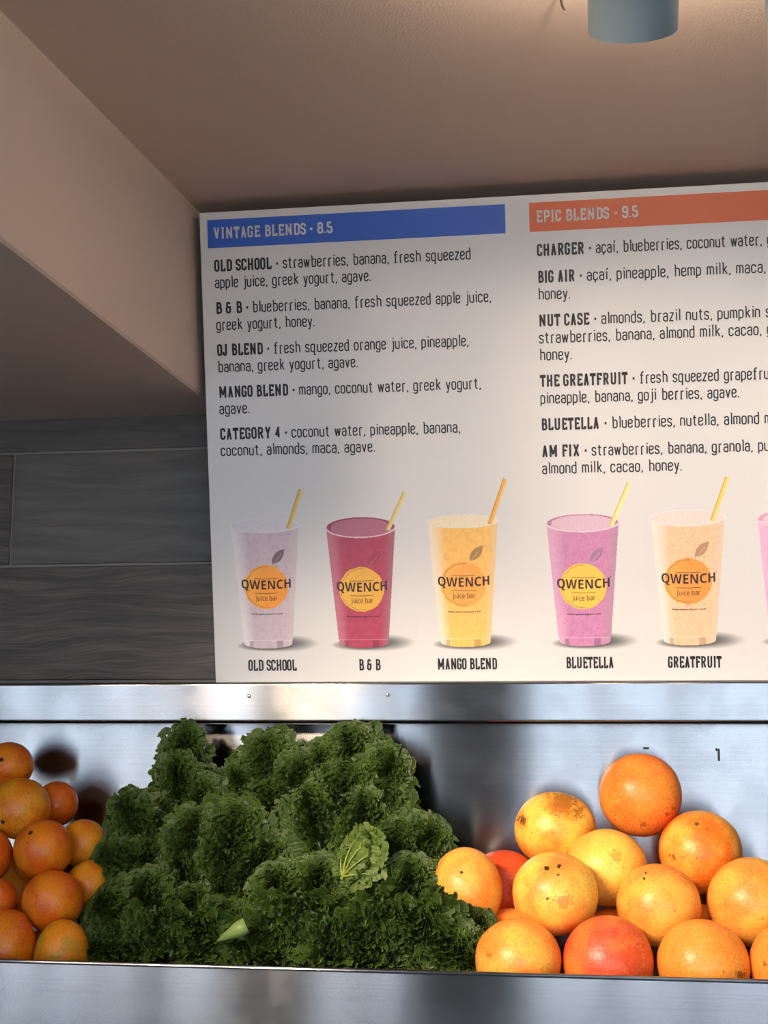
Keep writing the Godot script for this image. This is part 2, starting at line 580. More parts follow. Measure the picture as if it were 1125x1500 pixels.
func rounded(pts: PackedVector2Array, r: float) -> PackedVector2Array:
	var out := PackedVector2Array([pts[0]])
	for i in range(1, pts.size() - 1):
		var p := pts[i]
		var a := pts[i - 1] - p
		var b := pts[i + 1] - p
		var ra := minf(r, a.length() * (0.5 if i > 1 else 0.95))
		var rb := minf(r, b.length() * (0.5 if i < pts.size() - 2 else 0.95))
		var s := p + a.normalized() * ra
		var e := p + b.normalized() * rb
		for k in 5:
			var t := k / 4.0
			out.append(s.lerp(p, t).lerp(p.lerp(e, t), t))
	out.append(pts[pts.size() - 1])
	return out


func add_stroke(st: SurfaceTool, pts: PackedVector2Array, half: float) -> void:
	var n := pts.size()
	for i in range(1, n - 1):   # a sharp turn: two strokes that meet, each a little longer
		var d0 := (pts[i] - pts[i - 1]).normalized()
		var d1 := (pts[i + 1] - pts[i]).normalized()
		if d0.dot(d1) < 0.3:
			var one := pts.slice(0, i + 1)
			one[i] += d0 * half * 0.55
			var two := pts.slice(i)
			two[0] -= d1 * half * 0.55
			add_stroke(st, one, half)
			add_stroke(st, two, half)
			return
	var closed := n > 3 and pts[0].distance_to(pts[n - 1]) < 1e-6
	var left := []
	var right := []
	for i in n:
		var a := pts[i - 1] if i > 0 else (pts[n - 2] if closed else pts[i])
		var b := pts[i + 1] if i < n - 1 else (pts[1] if closed else pts[i])
		var d0 := (pts[i] - a).normalized()
		var d1 := (b - pts[i]).normalized()
		if d0 == Vector2.ZERO:
			d0 = d1
		if d1 == Vector2.ZERO:
			d1 = d0
		var nrm := (d0 + d1).orthogonal()
		nrm = d0.orthogonal() if nrm.length() < 0.05 else nrm.normalized()
		var k := half / maxf(absf(nrm.dot(d0.orthogonal())), 0.45)
		left.append(pts[i] + nrm * k)
		right.append(pts[i] - nrm * k)
	for i in n - 1:
		for q: Vector2 in [left[i], right[i + 1], left[i + 1], left[i], right[i], right[i + 1]]:
			st.set_normal(Vector3.BACK)
			st.add_vertex(Vector3(q.x, q.y, 0))


# one run of text from x0 to x1 on the baseline y; weight is the stroke as a share of the cap height
func add_text(st: SurfaceTool, text: String, x0: float, x1: float, y: float, cap: float, weight: float) -> void:
	var lines := []
	var at := 0.0
	var gap := 0.065 + weight
	for ch in text:
		if ch == " ":
			at += 0.34
			continue
		var lo := 1e9
		var hi := -1e9
		var polys := []
		for s: String in G[ch].split(";"):
			var pts := PackedVector2Array()
			for q in s.substr(1).split(" "):
				var xy := q.split_floats(",")
				pts.append(Vector2(xy[0], xy[1]) / 100.0)
				lo = minf(lo, xy[0] / 100.0)
				hi = maxf(hi, xy[0] / 100.0)
			polys.append([s[0] == "~", pts])
		if hi - lo < 0.02:
			lo -= 0.015
			hi += 0.015
		for p in polys:
			var moved := PackedVector2Array()
			for q: Vector2 in p[1]:
				moved.append(Vector2(q.x - lo + at, q.y * (1.0 - weight) + weight / 2))
			lines.append([p[0], moved])
		at += hi - lo + gap
	at -= gap
	var half := weight * cap / 2.0
	var sx := (x1 - x0 - 2.0 * half) / at
	for l in lines:
		var pts := PackedVector2Array()
		for q: Vector2 in l[1]:
			pts.append(Vector2(x0 + half + q.x * sx, y + q.y * cap))
		if l[0]:
			pts = rounded(pts, cap * 0.17)
		add_stroke(st, pts, half)


func text_part(called: String, runs: Array, m: Material, parent: Node) -> void:
	var st := SurfaceTool.new()
	st.begin(Mesh.PRIMITIVE_TRIANGLES)
	for r in runs:
		add_text(st, r[0], r[1], r[2], r[3], r[4], r[5])
	part(called, st.commit(), m, parent, Vector3(0, 0, 0.0006))


# a word in a plain sans face, wide metres across, bent upwards at both ends as print on a round cup is
func word_mesh(text: String, wide: float, high: float, bend: float, bold: bool) -> ArrayMesh:
	var f := SystemFont.new()
	f.font_names = PackedStringArray(["Droid Sans"])
	f.font_weight = 700 if bold else 400
	var tm := TextMesh.new()
	tm.font = f
	tm.text = text
	tm.font_size = 64
	tm.pixel_size = 0.001
	tm.depth = 0.0
	tm.curve_step = 1.0
	var src := tm.get_mesh_arrays()
	var v: PackedVector3Array = src[Mesh.ARRAY_VERTEX]
	var box_ := AABB(v[0], Vector3.ZERO)
	for p in v:
		box_ = box_.expand(p)
	var nn := PackedVector3Array()
	for i in v.size():
		var x := (v[i].x - box_.position.x) / box_.size.x - 0.5
		var y := (v[i].y - box_.position.y) / box_.size.y - 0.5
		v[i] = Vector3(x * wide, y * high + bend * x * x, 0)
		nn.append(Vector3.BACK)
	return arrays_mesh(v, nn, PackedVector2Array(), src[Mesh.ARRAY_INDEX])


# ---------------------------------------------------------------- the menu board

func menu_board() -> void:
	var bd := thing("menu_board", "white menu board listing blended drinks with cup pictures, leaning on the steel ledge", "menu board", Vector3(-0.5403, 1.5498, 0.03))
	bd.rotation.x = deg_to_rad(BOARD_TILT)
	part("panel", box(Vector3(0, 0, -0.010), Vector3(1.0, 0.686, 0.0), 0.0008), M.board, bd)
	var blue := part("header_band", box(Vector3(0.0115, 0.6345, -0.0004), Vector3(0.4420, 0.6750, 0.0003)), M.band_blue, bd)
	blue.set_meta("label", "blue heading band")
	var orange := part("header_band", box(Vector3(0.4755, 0.6345, -0.0004), Vector3(0.96, 0.6750, 0.0003)), M.band_orange, bd)
	orange.set_meta("label", "orange heading band")
	var B := 0.168
	var Lw := 0.108
	text_part("heading_lettering", [["VINTAGE BLENDS", 0.0198, 0.1568, 0.6472, 0.0165, 0.16], ["·", 0.163, 0.1662, 0.6472, 0.0165, 0.2], ["8.5", 0.1735, 0.1956, 0.6472, 0.0165, 0.16]], M.band_text, blue)
	text_part("heading_lettering", [["EPIC BLENDS", 0.4847, 0.5858, 0.6472, 0.0165, 0.16], ["·", 0.5937, 0.5969, 0.6472, 0.0165, 0.2], ["9.5", 0.6035, 0.6256, 0.6472, 0.0165, 0.16]], M.band_text, orange)
	# name, its end, text, its start and end, baseline
	var items := [
		["OLD SCHOOL", 0.0198, 0.1049, "strawberries, banana, fresh squeezed", 0.1212, 0.3920, 0.6002], ["", 0, 0, "apple juice, greek yogurt, agave.", 0.0198, 0.2491, 0.5763],
		["B & B", 0.0198, 0.0593, "blueberries, banana, fresh squeezed apple juice,", 0.0744, 0.4193, 0.5393], ["", 0, 0, "greek yogurt, honey.", 0.0198, 0.1654, 0.5154],
		["OJ BLEND", 0.0198, 0.0879, "fresh squeezed orange juice, pineapple,", 0.1038, 0.3860, 0.4786], ["", 0, 0, "banana, greek yogurt, agave.", 0.0198, 0.2264, 0.4547],
		["MANGO BLEND", 0.0198, 0.1233, "mango, coconut water, greek yogurt,", 0.1392, 0.4018, 0.4178], ["", 0, 0, "agave.", 0.0198, 0.0654, 0.3939],
		["CATEGORY 4", 0.0200, 0.1101, "coconut water, pineapple, banana,", 0.1260, 0.3708, 0.3568], ["", 0, 0, "coconut, almonds, maca, agave.", 0.0198, 0.2477, 0.3329],
		["CHARGER", 0.4850, 0.5510, "açaí, blueberries, coconut water, g", 0.5664, 0.8045, 0.6002],
		["BIG AIR", 0.4850, 0.5373, "açaí, pineapple, hemp milk, maca,", 0.5531, 0.7956, 0.5629], ["", 0, 0, "honey.", 0.4850, 0.5300, 0.5391],
		["NUT CASE", 0.4850, 0.5557, "almonds, brazil nuts, pumpkin s", 0.5718, 0.8015, 0.5020], ["", 0, 0, "strawberries, banana, almond milk, cacao, g", 0.4850, 0.8030, 0.4782], ["", 0, 0, "honey.", 0.4850, 0.5304, 0.4543],
		["THE GREATFRUIT", 0.4850, 0.6067, "fresh squeezed grapefru", 0.6228, 0.7980, 0.4175], ["", 0, 0, "pineapple, banana, goji berries, agave.", 0.4850, 0.7578, 0.3936],
		["BLUETELLA", 0.4850, 0.5665, "blueberries, nutella, almond m", 0.5833, 0.8010, 0.3564],
		["AM FIX", 0.4850, 0.5385, "strawberries, banana, granola, pu", 0.5547, 0.7970, 0.3188], ["", 0, 0, "almond milk, cacao, honey.", 0.4850, 0.6786, 0.2947],
	]
	for it in items:
		var runs := []
		if it[0]:
			runs.append([it[0], it[1], it[2], it[6], 0.0172, B])
			var mid: float = (it[2] + it[4]) / 2.0
			runs.append(["·", mid - 0.0016, mid + 0.0016, it[6], 0.0172, 0.155])
		runs.append([it[3], it[4], it[5], it[6], 0.0172, Lw])
		text_part("menu_lettering", runs, M.ink, bd)
	for e in [["OLD SCHOOL", 0.0503, 0.1227, 0.0172], ["B & B", 0.2144, 0.2465, 0.0172], ["MANGO BLEND", 0.3289, 0.4148, 0.0178], ["BLUETELLA", 0.5123, 0.5797, 0.0186], ["GREATFRUIT", 0.6544, 0.7280, 0.0186]]:
		text_part("caption_lettering", [[e[0], e[1], e[2], e[3], 0.0165, 0.145]], M.ink, bd)
	# cup pictures: centre, liquid, foam, disc, fleck, straw, rim height, front depth of the rim, filled to the rim
	var cups := [
		[0.0815, Color(0.80, 0.73, 0.77), Color(0.85, 0.84, 0.86), Color(0.95, 0.62, 0.22), Color(0.72, 0.62, 0.70), Color(0.87, 0.74, 0.33), 0.2300, 0.0105, 0.0, Color(0.42, 0.33, 0.34), Vector2(0.1170, 0.1365), 0.2806, "pale lilac"],
		[0.2230, Color(0.68, 0.25, 0.36), Color(0.70, 0.42, 0.52), Color(0.90, 0.68, 0.27), Color(0.45, 0.13, 0.24), Color(0.87, 0.80, 0.48), 0.2254, 0.0158, 1.0, Color(0.60, 0.22, 0.32), Vector2(0.2631, 0.2885), 0.2731, "raspberry red"],
		[0.3705, Color(0.97, 0.76, 0.40), Color(0.93, 0.88, 0.76), Color(0.94, 0.66, 0.30), Color(0.94, 0.70, 0.34), Color(0.93, 0.68, 0.27), 0.2308, 0.0101, 0.0, Color(0.62, 0.47, 0.27), Vector2(0.4099, 0.4325), 0.2887, "mango yellow"],
		[0.5398, Color(0.78, 0.52, 0.69), Color(0.84, 0.72, 0.79), Color(0.93, 0.76, 0.30), Color(0.55, 0.30, 0.48), Color(0.91, 0.87, 0.53), 0.2252, 0.0135, 1.0, Color(0.62, 0.46, 0.58), Vector2(0.5802, 0.6056), 0.2793, "mauve"],
		[0.6850, Color(0.95, 0.78, 0.62), Color(0.90, 0.85, 0.82), Color(0.93, 0.60, 0.25), Color(0.72, 0.52, 0.36), Color(0.91, 0.80, 0.36), 0.2290, 0.0118, 0.0, Color(0.66, 0.50, 0.36), Vector2(0.7188, 0.7396), 0.2831, "peach"],
		[0.8305, Color(0.88, 0.62, 0.82), Color(0.88, 0.78, 0.84), Color(0.93, 0.76, 0.30), Color(0.75, 0.45, 0.68), Color(0.91, 0.80, 0.36), 0.2255, 0.0135, 1.0, Color(0.66, 0.46, 0.58), Vector2(0.8700, 0.8930), 0.2800, "pink"],
	]
	for ci in cups.size():
		var c: Array = cups[ci]
		var m := mat(Color.WHITE, 0.42)
		m.albedo_texture = ImageTexture.create_from_image(cup_image(c, ci))
		m.texture_repeat = false
		var st := SurfaceTool.new()
		st.begin(Mesh.PRIMITIVE_TRIANGLES)
		var xl: float = c[0] - 0.062
		var xr: float = c[0] + 0.079
		for q in [[xl, 0.0365, 0, 1], [xl, 0.3005, 0, 0], [xr, 0.3005, 1, 0], [xl, 0.0365, 0, 1], [xr, 0.3005, 1, 0], [xr, 0.0365, 1, 1]]:
			st.set_normal(Vector3.BACK)
			st.set_uv(Vector2(q[2], q[3]))
			st.add_vertex(Vector3(q[0], q[1], 0.0003))
		var o := part("cup_picture", st.commit(), m, bd)
		o.set_meta("label", "printed picture of a %s drink in a clear cup with a straw" % c[12])
		var cy: float = 0.1405 if ci in [0, 2, 4] else 0.1352
		var lx: float = c[0] - 0.0005
		for w in [["QWENCH", 0.0735, 0.0165, 0.010, true, cy + 0.0015], ["juice bar", 0.0325, 0.0105, 0.003, false, cy - 0.0175], ["www.qwenchjuice.com", 0.0470, 0.0034, 0.003, true, cy - 0.0400]]:
			part("logo_lettering", word_mesh(w[0], w[1], w[2], w[3], w[4]), M.logo, o, Vector3(lx, w[5], 0.0006))
		for w: Array in [[cy + 0.0122, -0.017, 0.017], [cy - 0.0092, -0.017, 0.017]]:
			var ls := SurfaceTool.new()
			ls.begin(Mesh.PRIMITIVE_TRIANGLES)
			add_stroke(ls, PackedVector2Array([Vector2(lx + w[1], w[0] + 0.0002), Vector2(lx, w[0] - 0.0004), Vector2(lx + w[2], w[0] + 0.0002)]), 0.00035)
			part("logo_rule", ls.commit(), M.logo, o, Vector3(0, 0, 0.0006))
		var dot := SurfaceTool.new()
		dot.begin(Mesh.PRIMITIVE_TRIANGLES)
		add_stroke(dot, PackedVector2Array([Vector2(lx + 0.0375, cy + 0.0135), Vector2(lx + 0.0387, cy + 0.0135)]), 0.0006)
		part("logo_dot", dot.commit(), M.logo, o, Vector3(0, 0, 0.0006))


# the print of one cup: what the board's ink shows, flat
func cup_image(c: Array, seed_: int) -> Image:
	var tw := 236
	var th := 424
	var px := 0.141 / tw
	var white := Color(0.85, 0.85, 0.845)
	var d := PackedByteArray()
	d.resize(tw * th * 3)
	var nz := noise(50 + seed_, 0.05, 3)
	var fl := noise(90 + seed_, 0.16, 1)
	var cx: float = c[0]
	var vr: float = c[6]
	var rb: float = c[7]
	var cy: float = 0.1405 if seed_ in [0, 2, 4] else 0.1352
	var vb := 0.0565
	var straw_a := Vector2(c[10].x, vr - 0.004)
	var straw_b := Vector2(c[10].y, c[11])
	for j in th:
		var y := 0.3005 - (j + 0.5) * 0.264 / th
		for i in tw:
			var x := cx - 0.062 + (i + 0.5) * px
			var dx := x - cx
			var col := white
			# printed drop shadow
			var sx := (dx - 0.020) / 0.058
			var sy := (y - 0.0575) / 0.0135
			var sh := clampf(1.0 - (sx * sx + sy * sy), 0.0, 1.0)
			if sh > 0.0:
				col = col.lerp(Color(0.30, 0.30, 0.30), sh * sqrt(sh) * 0.95)
			var ssx := (dx + 0.004) / 0.044
			var ssy := (y - 0.0545) / 0.0085
			var s2 := clampf(1.0 - (ssx * ssx + ssy * ssy), 0.0, 1.0)
			if s2 > 0.0:
				col = col.lerp(Color(0.20, 0.18, 0.17), s2 * 0.9)
			# cup
			var t := clampf((vr - y) / (vr - vb), 0.0, 1.0)
			var hw := lerpf(0.0505, 0.0362, t)
			if y < vb + 0.006:
				hw = 0.0358
			var nx := dx / hw
			var in_body := absf(nx) < 1.0 and y < vr and y > vb - 0.0075 * sqrt(maxf(0.0, 1.0 - nx * nx)) + 0.001
			var ex := dx / 0.0522
			var ey := (y - vr) / rb
			var in_rim := ex * ex + ey * ey < 1.0
			if in_body or in_rim:
				var liquid: Color = c[1]
				var n := nz.get_noise_2d(i, j)
				liquid = liquid.lightened(clampf(n * 0.06, 0.0, 1.0)).darkened(clampf(-n * 0.08, 0.0, 1.0))
				var fleck := fl.get_noise_2d(i * 1.4, j * 1.4)
				if fleck > 0.70:
					liquid = liquid.lerp(c[4], clampf((fleck - 0.70) * 5.0, 0.0, 0.7))
				# tinted bands that the studio picture shows down the cup
				var left_band := smoothstep(-0.45, -0.95, nx)
				var right_band := smoothstep(0.62, 0.98, nx)
				col = liquid.lerp(Color(0.93, 0.92, 0.92), left_band * (0.75 if c[8] == 0.0 else 0.30))
				col = col.lerp(Color(0.62, 0.58, 0.58) if c[8] > 0.0 else Color(0.85, 0.80, 0.76), right_band * 0.45)
				if y < vb + 0.0062 and y > vb + 0.0052:
					col = col.lightened(0.25)
				if y < vb + 0.005 and ((nx > 0.35 and nx < 0.62) or (nx < -0.62 and nx > -0.78)):
					col = col.darkened(0.18)
				# disc of the logo and the leaf above it
				var lx := dx + 0.001
				var ly := y - cy
				var dd := sqrt(lx * lx + ly * ly) + n * 0.0012
				if dd < 0.0325:
					col = (c[3] as Color).lerp(Color(0.98, 0.80, 0.36), clampf(-lx * 12.0, 0.0, 0.35))
					if dd > 0.0295 and dd < 0.0303 and lx < 0.004:
						col = col.darkened(0.3)
				var q := Vector2(dx - 0.0185, y - cy - 0.0440).rotated(-0.85)
				var le := absf(q.y) / (0.0062 * maxf(0.0, 1.0 - pow(q.x / 0.0145, 2.0)) + 1e-6)
				if absf(q.x) < 0.0145 and le < 1.0:
					col = col.lerp(c[9], 0.85)
					if absf(q.y + 0.0012) < 0.0005 and q.x < 0.006:
						col = col.lightened(0.3)
			if in_rim:
				var inner := ex * ex / 0.90 + ey * ey / 0.80
				if inner < 1.0:
					col = c[2]
					var f2 := fl.get_noise_2d(i * 1.1, j * 2.2 + 300)
					if c[8] > 0.0 and inner > 0.78 and ey > -0.2:
						col = col.lerp(c[4], 0.55 + f2 * 0.4)
					elif f2 > 0.55:
						col = col.darkened(0.08)
				else:
					col = Color(0.87, 0.82, 0.84) if c[8] > 0.0 else Color(0.89, 0.88, 0.885)
			# straw
			var ab := straw_b - straw_a
			var tt := clampf((Vector2(x, y) - straw_a).dot(ab) / ab.length_squared(), 0.0, 1.0)
			var sd := Vector2(x, y) - (straw_a + ab * tt)
			var across := sd.dot(ab.normalized().orthogonal())
			if sd.length() < 0.0031 and absf(sd.dot(ab.normalized())) < 0.0012:
				col = (c[5] as Color).lightened(0.18) if across > 0.001 else ((c[5] as Color).darkened(0.15) if across < -0.0016 else c[5])
			var o := (j * tw + i) * 3
			d[o] = int(clampf(col.r, 0, 1) * 255)
			d[o + 1] = int(clampf(col.g, 0, 1) * 255)
			d[o + 2] = int(clampf(col.b, 0, 1) * 255)
	return Image.create_from_data(tw, th, false, Image.FORMAT_RGB8, d)


# ---------------------------------------------------------------- citrus

var pores: ImageTexture

func make_pores() -> void:
	var w := 768
	var h := 384
	var cell := noise(77, 1.0, 1, FastNoiseLite.TYPE_CELLULAR)
	cell.cellular_return_type = FastNoiseLite.RETURN_DISTANCE
	var lump := noise(78, 1.0, 2)
	var d := PackedByteArray()
	d.resize(w * h)
	for j in h:
		var th := PI * (j + 0.5) / h
		for i in w:
			var ph := TAU * (i + 0.5) / w
			var p := Vector3(sin(th) * sin(ph), cos(th), -sin(th) * cos(ph))
			var c := cell.get_noise_3dv(p * 32.0)
			var l := lump.get_noise_3dv(p * 9.0)
			d[j * w + i] = int(clampf(0.55 + c * 0.40 + l * 0.25, 0.0, 1.0) * 255.0)
	pores = ImageTexture.create_from_image(Image.create_from_data(w, h, false, Image.FORMAT_L8, d))


# peel picture: two rind colours in patches, pores, and marks given as [x, y, size, colour, strength] on the side towards +z
func peel(seed_: int, a: Color, b: Color, share: float, marks: Array) -> StandardMaterial3D:
	var w := 384
	var h := 192
	var n := noise(seed_, 0.9, 3)
	var sp := noise(seed_ + 5, 14.0, 2)
	var d := PackedByteArray()
	d.resize(w * h * 3)
	for j in h:
		var th := PI * (j + 0.5) / h
		var st := sin(th)
		var ct := cos(th)
		for i in w:
			var ph := TAU * (i + 0.5) / w
			var p := Vector3(st * sin(ph), ct, -st * cos(ph))
			var t := clampf(share + n.get_noise_3dv(p) * 1.3, 0.0, 1.0)
			var c := a.lerp(b, t)
			var f := sp.get_noise_3dv(p)
			c = c.lightened(clampf(f * 0.16, 0.0, 0.2)) if f > 0.0 else c.darkened(clampf(-f * 0.18, 0.0, 0.2))
			if p.z > 0.0:
				for k in marks:
					var r: float = Vector2(p.x - k[0], p.y - k[1]).length() / k[2] + f * 0.55 * k[5] + n.get_noise_3dv(p * 7.0) * k[5]
					if r < 1.0:
						c = c.lerp(k[3], clampf((1.0 - r) * 3.0, 0.0, 1.0) * k[4])
			var o := (j * w + i) * 3
			d[o] = int(clampf(c.r, 0, 1) * 255)
			d[o + 1] = int(clampf(c.g, 0, 1) * 255)
			d[o + 2] = int(clampf(c.b, 0, 1) * 255)
	var m := mat(Color.WHITE, 0.34)
	m.albedo_texture = ImageTexture.create_from_image(Image.create_from_data(w, h, false, Image.FORMAT_RGB8, d))
	m.heightmap_enabled = true
	m.heightmap_texture = pores
	m.heightmap_scale = 0.045
	m.metallic_specular = 0.45
	return m


# a round fruit with lumps and hollows; hollows are [direction, width, depth]
func fruit_mesh(seed_: int, r: Vector3, hollows: Array, lump := 0.02) -> ArrayMesh:
	var nu := 56
	var nv := 36
	var n := noise(seed_ + 300, 0.8, 2)
	var v := PackedVector3Array()
	var uv := PackedVector2Array()
	var idx := PackedInt32Array()
	for j in nv + 1:
		var th := PI * j / nv
		for i in nu + 1:
			var ph := TAU * i / nu
			var p := Vector3(sin(th) * sin(ph), cos(th), -sin(th) * cos(ph))
			var k := 1.0 + n.get_noise_3dv(p * 1.2) * lump
			for e in hollows:
				var s := acos(clampf(p.dot(e[0]), -1.0, 1.0)) / float(e[1])
				k -= e[2] * exp(-s * s)
			v.append(p * r * k)
			uv.append(Vector2(float(i) / nu, float(j) / nv))
	for j in nv:
		for i in nu:
			var a := j * (nu + 1) + i
			idx.append_array([a, a + nu + 1, a + 1, a + 1, a + nu + 1, a + nu + 2])
	var nn := smooth_normals(v, idx)
	for j in nv + 1:   # close the seam
		var a := j * (nu + 1)
		var s := (nn[a] + nn[a + nu]).normalized()
		nn[a] = s
		nn[a + nu] = s
	for e in [0, nv]:
		for i in nu + 1:
			nn[e * (nu + 1) + i] = Vector3(0, 1 if e == 0 else -1, 0)
	return arrays_mesh(v, nn, uv, idx)


func star_button(r: float) -> ArrayMesh:
	var st := SurfaceTool.new()
	st.begin(Mesh.PRIMITIVE_TRIANGLES)
	for k in 10:
		var a := TAU * k / 10
		var b := TAU * (k + 1) / 10
		var ra := r * (1.0 if k % 2 == 0 else 0.55)
		var rb := r * (1.0 if k % 2 == 1 else 0.55)
		var pa := Vector3(cos(a) * ra, sin(a) * ra, 0)
		var pb := Vector3(cos(b) * rb, sin(b) * rb, 0)
		face(st, [pa, pb, Vector3(0, 0, r * 0.45)], Vector3.BACK)
		face(st, [pa, pb, Vector3(0, 0, -r * 0.6)], Vector3.FORWARD)
	return st.commit()


func add_fruit(o: Node3D, seed_: int, r: Vector3, m: Material, button: Variant, hollows: Array, dark: bool) -> void:
	var hs := hollows.duplicate()
	var dir := Vector3.ZERO
	if button != null:
		dir = Vector3(button.x, button.y, sqrt(maxf(0.0, 1.0 - button.length_squared()))).normalized()
		hs.append([dir, 0.16, 0.035])
	part("peel", fruit_mesh(seed_, r, hs), m, o)
	if button != null:
		var s := part("navel" if dark else "stem_button", star_button(r.x * (0.13 if dark else 0.085)), M.navel if dark else M.stem, o)
		var at := dir * r * 0.968
		s.transform = Transform3D(Basis.looking_at(-dir, Vector3(0.1, 1, 0.2)), at)


func citrus() -> void:
	make_pores()
	var Y := Color(0.97, 0.70, 0.28)
	var Or := Color(0.95, 0.55, 0.21)
	var Rd := Color(0.86, 0.29, 0.12)
	var Ye := Color(0.97, 0.79, 0.32)
	var bk := Color(0.12, 0.10, 0.05)
	var br := Color(0.50, 0.26, 0.10)
	# name of look, centre, radius, rind colours, share, button, marks, label
	var g := [
		[Vector3(-0.0892, 1.2068, 0.2712), 0.0515, Y, Or, 0.40, null, [[-0.62, 0.25, 0.07, br, 0.5, 0.6]], "yellow orange grapefruit with a pointed end resting by the kale, behind the steel lip", Vector3(1.02, 0.97, 0.98)],
		[Vector3(0.0190, 1.2066, 0.2642), 0.0545, Color(0.93, 0.50, 0.20), Color(0.85, 0.33, 0.20), 0.50, null, [[0.55, 0.25, 0.30, Color(0.80, 0.26, 0.16), 0.6, 0.6], [0.3, -0.35, 0.03, br, 0.7, 0.4]], "pinkish red blushed grapefruit in the bottom row", Vector3.ONE],
		[Vector3(0.1309, 1.2081, 0.2698), 0.0530, Color(0.95, 0.60, 0.22), Or, 0.35, null, [[0.72, -0.10, 0.10, br, 0.75, 1.0], [0.35, 0.0, 0.03, br, 0.5, 0.4]], "evenly orange grapefruit with a brown nick in the bottom row", Vector3(1.03, 0.97, 0.97)],
		[Vector3(0.2359, 1.2085, 0.2704), 0.0516, Color(0.95, 0.59, 0.22), Or, 0.45, null, [[-0.72, 0.15, 0.06, br, 0.8, 1.0], [-0.62, 0.2, 0.04, br, 0.8, 1.0]], "orange grapefruit with brown freckles in the bottom row, farthest from the kale", Vector3.ONE],
		[Vector3(-0.1589, 1.2796, 0.1892), 0.0490, Y, Or, 0.45, Vector2(-0.05, 0.50), [], "smooth yellow orange grapefruit half hidden by the kale", Vector3(0.95, 1.08, 0.95)],
		[Vector3(-0.0446, 1.2793, 0.2115), 0.0530, Ye, Or, 0.30, null, [[-0.18, 0.68, 0.06, bk, 0.85, 0.8], [0.12, 0.72, 0.05, bk, 0.8, 0.8], [-0.05, 0.60, 0.03, br, 0.7, 0.8], [0.10, 0.55, 0.03, bk, 0.6, 0.8], [-0.15, 0.0, 0.035, bk, 0.8, 0.5], [0.22, -0.05, 0.20, Color(0.90, 0.38, 0.16), 0.5, 0.7], [-0.62, 0.3, 0.06, Color(0.66, 0.52, 0.18), 0.5, 0.8]], "yellow grapefruit speckled with black spots near its top", Vector3(1.02, 0.97, 0.98)],
		[Vector3(0.0842, 1.2659, 0.1991), 0.0520, Y, Or, 0.32, null, [[-0.35, 0.70, 0.035, bk, 0.9, 0.5], [-0.30, 0.82, 0.03, bk, 0.8, 0.5], [0.05, 0.05, 0.05, Color(0.80, 0.56, 0.18), 0.6, 0.8], [0.3, 0.0, 0.04, br, 0.4, 0.8]], "yellow orange grapefruit with two tiny black dots, under the topmost one", Vector3(1.01, 0.98, 0.98)],
		[Vector3(0.1991, 1.2708, 0.1881), 0.0545, Y, Or, 0.42, null, [[0.1, -0.25, 0.05, br, 0.35, 0.8]], "plain orange grapefruit in the middle row, farthest from the kale", Vector3.ONE],
		[Vector3(-0.1155, 1.2691, 0.0933), 0.0516, Color(0.90, 0.34, 0.16), Rd, 0.55, null, [], "deep red orange grapefruit in the back beside the kale", Vector3.ONE],
		[Vector3(0.0217, 1.3037, 0.1310), 0.0515, Ye, Y, 0.30, null, [[0.22, 0.35, 0.16, Color(0.66, 0.56, 0.20), 0.65, 1.2], [0.38, 0.12, 0.05, Color(0.60, 0.50, 0.2), 0.5, 1.0]], "lemon yellow grapefruit with a greyish smudge in the middle of the pile", Vector3(1.04, 0.96, 0.98)],
		[Vector3(0.1444, 1.3235, 0.1094), 0.0541, Y, Color(0.92, 0.45, 0.11), 0.50, Vector2(-0.12, 0.74), [[-0.70, -0.05, 0.07, br, 0.7, 1.2], [-0.45, -0.05, 0.05, br, 0.6, 1.2], [0.10, 0.62, 0.05, br, 0.5, 0.8], [-0.15, -0.05, 0.03, br, 0.6, 0.8]], "orange grapefruit with its stem button showing, just under the topmost one", Vector3(1.0, 1.0, 0.97)],
		[Vector3(-0.0466, 1.3473, 0.0713), 0.0530, Ye, Color(0.93, 0.50, 0.13), 0.38, Vector2(-0.80, 0.30), [[0.22, 0.80, 0.36, Color(0.62, 0.38, 0.12), 0.75, 0.9], [0.60, 0.50, 0.16, Color(0.62, 0.42, 0.15), 0.65, 1.0], [-0.78, 0.28, 0.13, br, 0.8, 0.8]], "scarred yellow grapefruit with a brown patch on top", Vector3(1.05, 0.96, 0.96)],
		[Vector3(0.0699, 1.3946, 0.0668), 0.0560, Color(0.95, 0.56, 0.20), Color(0.92, 0.47, 0.17), 0.35, null, [[-0.62, -0.35, 0.14, Color(0.66, 0.38, 0.12), 0.45, 1.2], [0.0, -0.62, 0.08, br, 0.5, 1.2], [0.62, -0.40, 0.06, br, 0.65, 1.4], [0.72, -0.28, 0.04, br, 0.6, 1.2]], "big orange grapefruit alone on top of the pile", Vector3(1.0, 1.0, 0.97)],
		[Vector3(-0.1019, 1.2074, 0.1704), 0.0476, Or, Rd, 0.3, null, [], "orange grapefruit showing only as a sliver behind the bottom row by the kale", Vector3.ONE],
		[Vector3(0.0288, 1.2072, 0.1315), 0.0463, Or, Rd, 0.5, null, [], "orange grapefruit deep in the pile behind the blushed one", Vector3.ONE],
		[Vector3(0.1395, 1.2130, 0.1303), 0.0459, Or, Rd, 0.2, null, [], "orange grapefruit deep in the pile under the one with a stem button", Vector3.ONE],
		[Vector3(0.2505, 1.2126, 0.1237), 0.0457, Or, Rd, 0.2, null, [], "orange grapefruit deep in the pile, farthest from the kale", Vector3.ONE],
		[Vector3(0.0166, 1.3075, 0.0371), 0.0311, Or, Rd, 0.5, null, [], "small grapefruit wedged behind the topmost one against the steel panel", Vector3.ONE],
	]
	var hidden := {}
